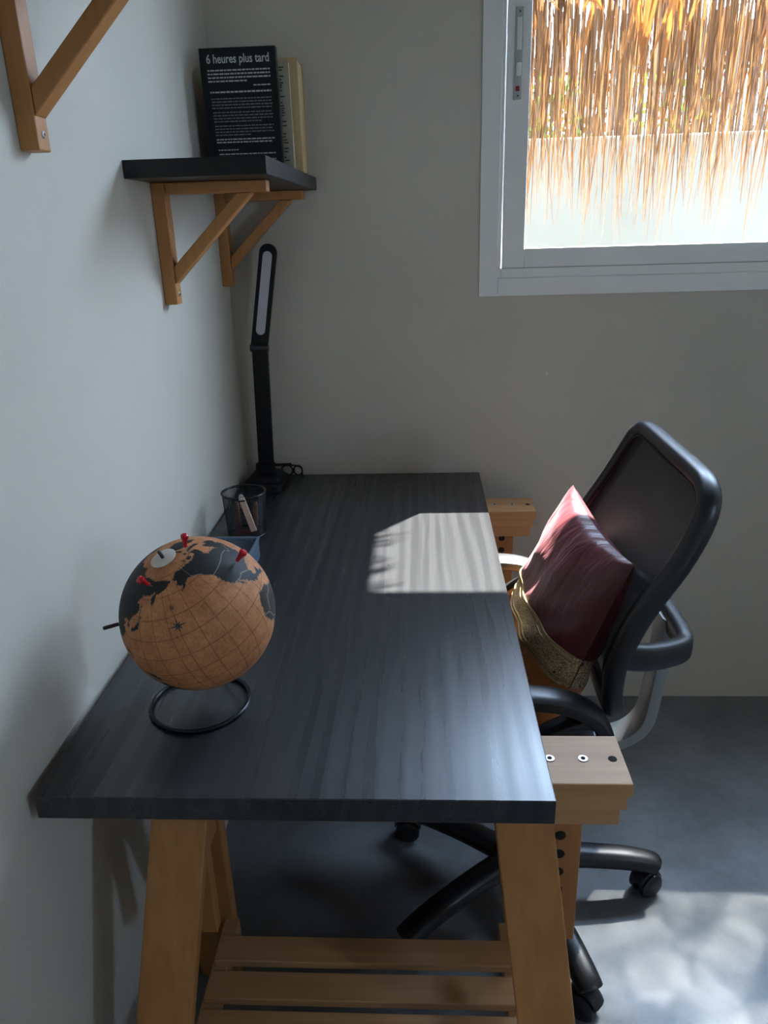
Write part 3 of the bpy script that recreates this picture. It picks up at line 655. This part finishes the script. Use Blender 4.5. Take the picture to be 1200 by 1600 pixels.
# ------------------------------------------------------------------ cork globe
GC, GR = Vector((0.158, 0.19, T+0.137)), 0.100
POLE = Vector((-0.2608, -0.2947, 0.9193)).normalized()
E1 = Vector((0.2378, -0.9425, -0.2347)); E1 = (E1-POLE*E1.dot(POLE)).normalized(); E2 = POLE.cross(E1)
def sph(lat, lon, r=1.0):
    la, dl = math.radians(lat), math.radians(lon-180)
    return GC + GR*r*(POLE*math.sin(la) + (E1*math.cos(dl)+E2*math.sin(dl))*math.cos(la))
LAND = [
 [(-168,66),(-156,71),(-141,70),(-128,70),(-115,68),(-108,68),(-95,68),(-93,72),(-85,69),(-82,67),(-87,64),(-94,61),(-94,58),(-88,56.5),(-82,55),(-80,51),(-78,55),(-77,59),(-74,62),(-68,58),(-64,60),(-58,54),(-60,50),(-66,50),(-65,46),(-70,43),(-74,40),(-76,35),(-81,31),(-80,26),(-82,28),(-84,30),(-90,29.5),(-97,27),(-97,22),(-94,18),(-90,21),(-87,21),(-88,16),(-84,15),(-83,10),(-79,9),(-83,8),(-87,12),(-94,16),(-101,17),(-105,20),(-109,25),(-113,31),(-114.5,31),(-111,25),(-110,23),(-113,26),(-117,32.5),(-121,35),(-124,40),(-124,48),(-130,54),(-135,58),(-146,60.5),(-152,59),(-158,56),(-164,54.5),(-158,58.5),(-165,61),(-161,64)],
 [(-62,66),(-68,70),(-80,73),(-90,73),(-80,70),(-72,67),(-66,62)], [(-117,72),(-105,72.5),(-103,69),(-115,69)], [(-90,77),(-75,82.5),(-63,82.5),(-75,78),(-80,76)], [(-124,74),(-115,73),(-120,71.5),(-125,72)], [(-100,75),(-92,76),(-92,73.5),(-100,73)],
 [(-45,60),(-53,66),(-55,70),(-68,76),(-60,82),(-30,83),(-20,78),(-22,71),(-38,66)],
 [(x-38, y) for x, y in [(-80,0),(-77,8),(-72,12),(-62,10),(-50,1),(-35,-6),(-39,-17),(-48,-26),(-58,-36),(-65,-42),(-68,-54),(-74,-50),(-72,-30),(-70,-18),(-76,-14),(-81,-5)]],
 [(-9,37),(-9,43),(-1,44),(-4,48),(2,51),(8,54),(10,58),(5,61),(15,69),(28,71),(41,67),(45,68),(60,69),(70,73),(80,73),(105,78),(113,74),(130,72),(140,73),(160,70),(170,69.5),(180,69),(190,66),(180,62.5),(170,60),(163,59),(162,56),(157,51),(155.5,57),(163,62),(155,59.5),(142,59),(136,54.5),(141,52),(140,48),(132,43),(127,39),(129,35),(126,34.5),(125,39),(121,40),(118,38),(122,37),(119,34),(122,31),(118,24),(110,21),(106,20),(109,12),(105,9),(100,13),(104,1),(98,8),(98,16),(94,17),(91,22),(87,21),(80,15),(77,8),(73,19),(67,25),(57,26),(50,30),(56,25),(59,22),(45,13),(35,28),(36,36),(27,37),(23,37),(19,41),(13,45),(18,40),(12,42),(3,43),(-2,37)],
 [(-6,36),(10,37),(20,31),(32,31),(43,12),(51,12),(40,-5),(40,-16),(32,-28),(20,-35),(15,-27),(12,-17),(9,0),(8,4),(-8,4),(-17,15),(-16,22)],
 [(114,-22),(122,-18),(130,-12),(136,-12),(140,-17),(142,-11),(146,-19),(153,-27),(150,-37),(140,-38),(131,-31),(116,-35)],
 [(130,32),(136,34),(141,36),(142,41),(140,41),(137,37),(132,35.5)], [(140,42),(145,43.5),(142,45.5)], [(142,46),(144,49),(143,54),(142,50)], [(120,14),(124,7),(126,9),(122,18)], [(109,1),(117,6),(118,0),(114,-4)], [(95,5),(104,-2),(105,-6),(99,0)], [(131,-1),(141,-3),(150,-10),(140,-8)], [(120.2,23),(122,25),(121,22)]]
NLON, NLAT = 540, 270
lon = np.linspace(-180, 180, NLON, endpoint=False); lat = np.linspace(-90, 90, NLAT+1)
LO, LA = np.meshgrid(lon, lat)
land = np.zeros(LO.shape, bool)
jit = np.random.RandomState(4); WOB = 0.9*np.sin(LA*1.7+np.cos(LO*0.9)*2)+0.7*np.sin(LO*2.3+LA*1.1)
for poly in LAND:
    px_ = np.array([p[0] for p in poly]); py_ = np.array([p[1] for p in poly])
    for sh_ in (0, 360, -360):
        X = LO+sh_+WOB*0.6; Y = LA+WOB[::-1]*0.35; ins = np.zeros(LO.shape, bool); j = len(poly)-1
        for i in range(len(poly)):
            cond = ((py_[i] > Y) != (py_[j] > Y)); den = (py_[j]-py_[i]) or 1e-9
            ins ^= cond & (X < (px_[j]-px_[i])*(Y-py_[i])/den+px_[i]); j = i
        land |= ins
val = np.zeros(LO.shape)            # 0 cork, 0.5 thin engraved line, 1 black print, 0.8 pale border line
val[:, ::NLON//24] = 0.5; val[::NLAT//12, :] = 0.5; val[land] = 1.0
gr = np.random.RandomState(2)
def border(pts):
    for (a_, b_) in zip(pts[:-1], pts[1:]):
        n_ = 80
        for k in range(n_+1):
            lo = a_[0]+(b_[0]-a_[0])*k/n_; la = a_[1]+(b_[1]-a_[1])*k/n_
            i = int(round((la+90)/180*NLAT)); j = int(round((lo+180)/360*NLON)) % NLON
            if land[i, j]: val[i, j] = 0.8
border([(-124,49),(-110,49),(-95,49),(-89,48),(-83,46),(-82,42),(-76,44),(-70,46)]); border([(-141,70),(-141,60),(-131,56)]); border([(-117,32.5),(-111,31.3),(-106,31.8),(-101,29),(-97,26)])
border([(-110,-6),(-107,0),(-104,3)]); border([(-118,-3),(-112,-6),(-107,-16),(-100,-20)]); border([(-104,3),(-98,2),(-90,5)])
val[LA > 82] = np.where(land[LA > 82], 1, 0)
verts = []
for i in range(NLAT+1):
    la_ = math.radians(lat[i]); sl, cl = math.sin(la_), math.cos(la_)
    for j in range(NLON):
        dl = math.radians(lon[j]-180); c1, s1 = math.cos(dl)*cl, math.sin(dl)*cl
        verts.append((GR*(POLE.x*sl+E1.x*c1+E2.x*s1), GR*(POLE.y*sl+E1.y*c1+E2.y*s1), GR*(POLE.z*sl+E1.z*c1+E2.z*s1)))
faces = [(i*NLON+j, i*NLON+(j+1) % NLON, (i+1)*NLON+(j+1) % NLON, (i+1)*NLON+j) for i in range(NLAT) for j in range(NLON)]
gme = bpy.data.meshes.new('cork_ball'); gme.from_pydata(verts, [], faces)
at = gme.color_attributes.new('print', 'FLOAT_COLOR', 'POINT')
at.data.foreach_set('color', np.repeat(val.ravel(), 4).astype(np.float32))
gme.polygons.foreach_set('use_smooth', [True]*len(gme.polygons))
m, nt, pbs = new_mat('printed cork')
ca = nt.nodes.new('ShaderNodeAttribute'); ca.attribute_name = 'print'
v = coords(nt); f1 = noise(nt, v, 55, 6, 0.7); f2 = noise(nt, v, 320, 2, 0.5)
mm = nt.nodes.new('ShaderNodeMath'); mm.operation = 'MULTIPLY_ADD'; mm.inputs[1].default_value = 0.5
nt.links.new(f2, mm.inputs[0]); nt.links.new(f1, mm.inputs[2])
cork = ramp(nt, mm.outputs[0], [(0.5, (0.36, 0.125, 0.045)), (1.0, (0.62, 0.27, 0.115))])
sep = nt.nodes.new('ShaderNodeSeparateColor'); nt.links.new(ca.outputs['Color'], sep.inputs[0])
pr = nt.nodes.new('ShaderNodeValToRGB'); pr.color_ramp.interpolation = 'LINEAR'
el = pr.color_ramp.elements; el[0].position = 0; el[0].color = (1, 1, 1, 1); el[1].position = 1; el[1].color = (0, 0, 0, 1)
line = nt.nodes.new('ShaderNodeMapRange'); nt.links.new(sep.outputs[0], line.inputs[0])
line.inputs[1].default_value = 0.0; line.inputs[2].default_value = 0.5; line.inputs[3].default_value = 0.0; line.inputs[4].default_value = 0.62
mixl = nt.nodes.new('ShaderNodeMix'); mixl.data_type = 'RGBA'; nt.links.new(line.outputs[0], mixl.inputs[0]); nt.links.new(cork, mixl.inputs[6]); mixl.inputs[7].default_value = (0.10, 0.035, 0.015, 1)
blk = maprange(nt, sep.outputs[0], 0.62, 0.72, 0.0, 1.0)
mixb = nt.nodes.new('ShaderNodeMix'); mixb.data_type = 'RGBA'; nt.links.new(blk, mixb.inputs[0]); nt.links.new(mixl.outputs[2], mixb.inputs[6])
bord = ramp(nt, sep.outputs[0], [(0.80, (0.30, 0.24, 0.17)), (0.93, (0.014, 0.013, 0.012))]); nt.links.new(bord, mixb.inputs[7])
nt.links.new(mixb.outputs[2], pbs.inputs['Base Color']); pbs.inputs['Roughness'].default_value = 0.62; pbs.inputs['Specular IOR Level'].default_value = 0.35
bump(nt, pbs, mm.outputs[0], 0.12, 0.0008)
gme.materials.append(m)
globe = empty('globe', (0.148, 0.185, T)); tag(globe, 'cork globe with black printed continents on a wire ring stand', 'globe')
gb = bpy.data.objects.new('cork_ball', gme); COL.objects.link(gb); gb.parent = globe; gb.location = GC-origin(globe)
# eight-pointed compass rose in the ocean, laid on the ball
b = MB(); clat, clon = 34.6, 180.0
for k in range(8):
    L = (7.5 if k % 2 == 0 else 4.0); an = math.radians(45*k)
    if k == 4: L = 10
    tipp = (clat+L*math.cos(an), clon+L*math.sin(an)/math.cos(math.radians(clat)))
    q = []
    for s in (-1, 1):
        aa = an+s*math.radians(22.5); q.append((clat+1.5*math.cos(aa), clon+1.5*math.sin(aa)/math.cos(math.radians(clat))))
    b.add([sph(clat, clon, 1.004), sph(*q[0], 1.003), sph(*tipp, 1.002), sph(*q[1], 1.003)], [(0, 1, 2, 3)])
b.build('compass_rose', M['ink_dark'], globe)
b = MB()
for (p, q) in (((46.0, 179), (49, 179)), ((46.0, 181.6), (49, 181.6)), ((49, 179), (46, 181.6))): b.tube([sph(*p, 1.003), sph(*q, 1.003)], 0.0004, 4)
b.build('compass_letter', M['ink_dark'], globe)
MB().lathe([(0.0165, 0), (0.0165, 0.0012), (0.0150, 0.0020)], GC+POLE*(GR-0.0008), 32, POLE).build('pole_cap', M['cap'], globe, smooth='auto')
MB().lathe([(0.0024, 0), (0.0024, 0.010), (0.0018, 0.011)], GC+POLE*(GR+0.001), 14, POLE).build('axle_tip', M['black_plastic'], globe, smooth='auto')
# stand: wire ring on the desk, its end rising to the lower pole
rc = Vector((0.147, 0.183, T+0.0032)); RR = 0.066
path = []
a0 = math.radians(70)
for k in range(64):
    t = a0-2*math.pi*0.985*(1-k/63.0); path.append(rc+Vector((RR*math.cos(t), RR*math.sin(t), 0)))
sp = GC-POLE*(GR+0.0005)
path = path + [Vector(p) for p in catmull([path[-1], path[-1]+Vector((-0.010, 0.006, 0.010)), sp-POLE*0.010, sp], 6)[1:]]
MB().tube(path, 0.0030, 8).build('ring_stand', M['wire'], globe, smooth=True)
# push pins
def pin(d, lean, red, lab, L=0.016):
    n_ = Vector(d).normalized(); base = GC+n_*(GR-0.004); ax = (n_+Vector(lean)).normalized()
    e = empty('push_pin', base); tag(e, lab, 'push pin', 'push pins in the globe')
    mt = M['red_plastic'] if red else M['black_pin']
    h0 = 0.010
    MB().lathe([(0.0005, 0), (0.0005, h0)], base, 8, ax).build('needle', M['steel'], e)
    if red: MB().lathe([(0.0012, h0-0.001), (0.0026, h0), (0.0024, h0+0.004), (0.0034, h0+0.009), (0.0050, h0+0.013), (0.0050, h0+0.0155), (0.0030, h0+0.0172)], base, 20, ax).build('head', mt, e, smooth='auto')
    else: MB().lathe([(0.0022, 0.0045), (0.0025, 0.006), (0.0025, 0.022), (0.0020, 0.024)], base, 16, ax).build('head', mt, e, smooth='auto')
pin((0.0, -0.22, 0.975), (0.1, 0.2, 0.5), True, 'red push pin standing at the top of the globe')
pin((0.594, -0.196, 0.78), (0.30, 0.25, 0.35), True, 'red push pin stuck in North America on the globe')
pin((-0.31, -0.64, 0.70), (-0.25, -0.15, 0.3), True, 'red push pin stuck in Siberia on the globe')
pin((-0.86, -0.46, 0.10), (-0.4, -0.1, -0.25), False, 'dark push pin sticking out of the globe towards the wall')

# ------------------------------------------------------------------ office chair
CY = 0.53
ch = empty('office_chair', (0.635, 0.515, 0)); tag(ch, 'black mesh office chair with loop armrests pushed under the desk', 'chair')
hub = Vector((0.635, 0.515, 0))
MB().lathe([(0.030, 0.055), (0.045, 0.065), (0.045, 0.115), (0.034, 0.135), (0.027, 0.140), (0.027, 0.235), (0.018, 0.240), (0.018, 0.375)], hub, 28).build('gas_column', M['black_plastic'], ch, smooth='auto')
for k, ang in enumerate((2, -70, -142, 146, 74)):
    a_ = math.radians(ang); d = Vector((math.cos(a_), math.sin(a_), 0)); sdv = Vector((-d.y, d.x, 0))
    P = catmull([hub+d*0.030+Vector((0, 0, 0.098)), hub+d*0.12+Vector((0, 0, 0.098)), hub+d*0.21+Vector((0, 0, 0.090)), hub+d*0.268+Vector((0, 0, 0.078)), hub+d*0.285+Vector((0, 0, 0.070))], 5)
    n_ = len(P); rs = [0.026-0.004*i/(n_-1) for i in range(n_)]; rs[-1] = 0.012; rs[-2] = 0.018; hs = [0.021-0.003*i/(n_-1) for i in range(n_)]; hs[-1] = 0.008
    leg = MB().tube(P, rs, 14, side=sdv, r2=hs, power=0.75).build('star_leg', M['black_plastic'], ch, smooth='auto')
    c0 = hub+d*0.268; sw = Vector((math.cos(a_+0.5), math.sin(a_+0.5), 0)); ax = Vector((-sw.y, sw.x, 0))
    MB().lathe([(0.006, 0.045), (0.006, 0.075)], c0, 10).build('caster_stem', M['black_plastic'], leg)
    for s in (-1, 1):
        MB().lathe([(0.010, -0.009), (0.022, -0.009), (0.0265, -0.006), (0.0265, 0.005), (0.022, 0.009), (0.010, 0.010)], c0+ax*s*0.014+Vector((0, 0, 0.0268)), 22, ax*s).build('caster_wheel', M['black_plastic'], leg, smooth='auto')
    hood = []
    for j in range(9):
        t = math.radians(20+140*j/8); hood.append(c0+Vector((0, 0, 0.0268))+sw*0.030*math.cos(t)+Vector((0, 0, 0.030*math.sin(t))))
    MB().tube(hood, 0.016, 8, side=ax, r2=0.0025).build('caster_hood', M['black_plastic'], leg, smooth=True)
zs = T-0.245
MB().rbox(0.565, CY, 0.205, 0.235, zs-0.055, zs, 0.09, 10, inset=0.018).build('seat', M['seat_fabric'], ch, smooth='auto', bevel=0.012, seg=4)
MB().rbox(0.645, CY-0.005, 0.09, 0.075, zs-0.105, zs-0.056, 0.02, 5).build('tilt_mechanism', M['black_plastic'], ch, bevel=0.004)
prof = [(0.864, 0.248), (0.851, 0.210), (0.833, 0.165), (0.806, 0.118), (0.775, 0.064), (0.752, 0.010), (0.742, -0.050), (0.748, -0.105), (0.764, -0.150)]
zz_ = np.array([p[1] for p in prof][::-1]); xx_ = np.array([p[0] for p in prof][::-1])
bxz = lambda z: float(np.interp(z, zz_, xx_))
hw = [(0.248, 0.0), (0.248, 0.10), (0.245, 0.155), (0.228, 0.190), (0.195, 0.204), (0.14, 0.211), (0.06, 0.212), (-0.02, 0.206), (-0.08, 0.196), (-0.12, 0.180), (-0.143, 0.150), (-0.150, 0.10), (-0.150, 0.0)]
loop = [Vector((bxz(z), CY-w, T+z)) for z, w in hw] + [Vector((bxz(z), CY+w, T+z)) for z, w in hw[-2:0:-1]]
loop = catmull(loop, 4, closed=True)
fr = MB().tube(loop, 0.0165, 12, closed=True, side=(1, 0, -0.25), r2=0.0140, power=0.75).build('back_frame', M['black_plastic'], ch, smooth=True)
rim_in = [p+Vector((-0.010, 0, 0)) for p in loop]
cen = Vector((0.79, CY, T+0.055))
MB().tube([p+(Vector((p.x, CY, T+0.055))-p).normalized()*0.0155+Vector((-0.012, 0, 0.003)) for p in loop], 0.0030, 6, closed=True).build('frame_piping', M['black_satin'], fr, smooth=True)
# stretched mesh
b = MB(); NV, NU = 26, 16; vs_ = []
zl = np.linspace(-0.146, 0.244, NV); wz = np.array([p[0] for p in hw][::-1]); ww = np.array([p[1] for p in hw][::-1])
def half_w(z):
    return float(np.interp(z, wz[1:-1], ww[1:-1]))
for z in zl:
    w = half_w(z)-0.006
    for j in range(NU+1):
        u = -1+2*j/NU; vs_.append((bxz(z)-0.004+0.010*(1-u*u), CY+u*w, T+z))
b.add(vs_, [(i*(NU+1)+j, i*(NU+1)+j+1, (i+1)*(NU+1)+j+1, (i+1)*(NU+1)+j) for i in range(NV-1) for j in range(NU)])
b.build('back_mesh', M['mesh_fabric'], ch, smooth=True)
# lumbar bracket, spine bar
cb = catmull([(0.752, CY-0.205, T-0.012), (0.80, CY-0.180, T-0.030), (0.868, CY-0.125, T-0.050), (0.884, CY-0.085, T-0.052), (0.886, CY, T-0.052), (0.884, CY+0.085, T-0.052), (0.868, CY+0.125, T-0.050), (0.80, CY+0.180, T-0.030), (0.752, CY+0.205, T-0.012)], 6)
MB().tube(cb, 0.021, 12, side=(0, 0, 1), r2=0.014, power=0.5).build('lumbar_bracket', M['black_plastic'], ch, smooth=True)
spn = catmull([(0.880, CY-0.01, T-0.045), (0.876, CY-0.01, T-0.12), (0.868, CY-0.01, T-0.22), (0.858, CY-0.01, T-0.268), (0.828, CY-0.01, T-0.300), (0.78, CY-0.01, T-0.312), (0.66, CY-0.01, T-0.316)], 6)
MB().tube(spn, 0.030, 12, side=(0, 1, 0), r2=0.013, power=0.45).build('spine_bar', M['grey_metal'], ch, smooth='auto')
# armrests
for s in (-1, 1):
    ya = CY+s*0.245
    Q = lambda pts: [(x, ya+s*dy, T+z) for x, z, dy in pts]
    pad = catmull(Q([(0.455, -0.064, 0), (0.52, -0.060, 0), (0.60, -0.060, 0), (0.655, -0.066, 0), (0.700, -0.086, 0), (0.724, -0.118, -0.003), (0.728, -0.155, -0.006), (0.708, -0.21, -0.014), (0.67, -0.265, -0.03)]), 6)
    n_ = len(pad); wd = [0.026 if i < n_*0.55 else 0.026-0.006*(i-n_*0.55)/(n_*0.45) for i in range(n_)]; wd[0] = 0.018
    arm = MB().tube(pad, wd, 14, side=(0, 1, 0), r2=[0.013]*n_, power=0.7).build('armrest', M['black_plastic'], ch, smooth='auto')
    br = catmull(Q([(0.722, -0.108, -0.002), (0.690, -0.100, 0), (0.635, -0.126, 0), (0.585, -0.180, -0.004), (0.555, -0.235, -0.012), (0.55, -0.275, -0.03)]), 6)
    MB().tube(br, 0.019, 12, side=(0, 1, 0), r2=0.011, power=0.7).build('arm_brace', M['black_plastic'], arm, smooth='auto')

# ------------------------------------------------------------------ cushion
UP = Vector((0.34, 0.0, 0.94)).normalized(); WD = Vector((-0.07, 1, 0.05)); WD = (WD-UP*WD.dot(UP)).normalized(); NRM = UP.cross(WD).normalized()
if NRM.x > 0: NRM = -NRM
CC = Vector((0.687, 0.53, T-0.058)); HA, HB, HT = 0.172, 0.198, 0.060
cu = empty('cushion', CC-UP*HB); tag(cu, 'burgundy satin cushion with gold brocade band and orange end, on the chair', 'cushion')
NG = 64
def cpoint(u, v, side):
    e = ((1-u*u)*(1-v*v)); h = HT*max(e, 0)**0.42
    pu = u*(1-0.055*(1-v*v)); pv = v*(1-0.05*(1-u*u))
    wr = 0.0035*math.sin(9*u+5*v+2*math.sin(4*v))*max(e, 0)**0.5+0.003*math.sin(17*v-7*u*u+3*u)*max(e, 0)**0.6*(0.3+abs(u))
    sag = -0.012*max(0, (v-0.55))*(1-u*u)
    return CC+WD*(HA*pu)+UP*(HB*(pv)+sag)+NRM*side*(h+wr)
KB = 0.02; V1, V0 = 0.10, -0.17          # the band runs slightly askew
def cpart(name, f0, f1, mat, lift=0.0):
    bb = MB(); nv = 40
    for side in (1, -1):
        vs_ = []
        for i in range(nv+1):
            for j in range(NG+1):
                u = -1+2*j/NG; v = f0(u)+(f1(u)-f0(u))*i/nv; vs_.append(cpoint(u, v, side)+NRM*side*lift)
        fs = [(i*(NG+1)+j, i*(NG+1)+j+1, (i+1)*(NG+1)+j+1, (i+1)*(NG+1)+j) for i in range(nv) for j in range(NG)]
        if side < 0: fs = [f[::-1] for f in fs]
        bb.add(vs_, fs)
    return bb.build(name, mat, cu, smooth=True)
lo_, hi_ = (lambda u: V0+KB*u), (lambda u: V1+KB*u)
cpart('satin_body', hi_, lambda u: 1.0, M['burgundy']); bnd = cpart('brocade_band', lo_, hi_, M['brocade'], 0.0008); cpart('orange_end', lambda u: -1.0, lo_, M['orange_silk'])
for vv in (V0, V0+0.045, V1-0.045, V1):
    MB().tube([cpoint(-0.985+1.97*j/60, vv+KB*(-0.985+1.97*j/60), 1)+NRM*0.0012 for j in range(61)], 0.0022, 6).build('braid', M['gold_thread'], bnd, smooth=True)
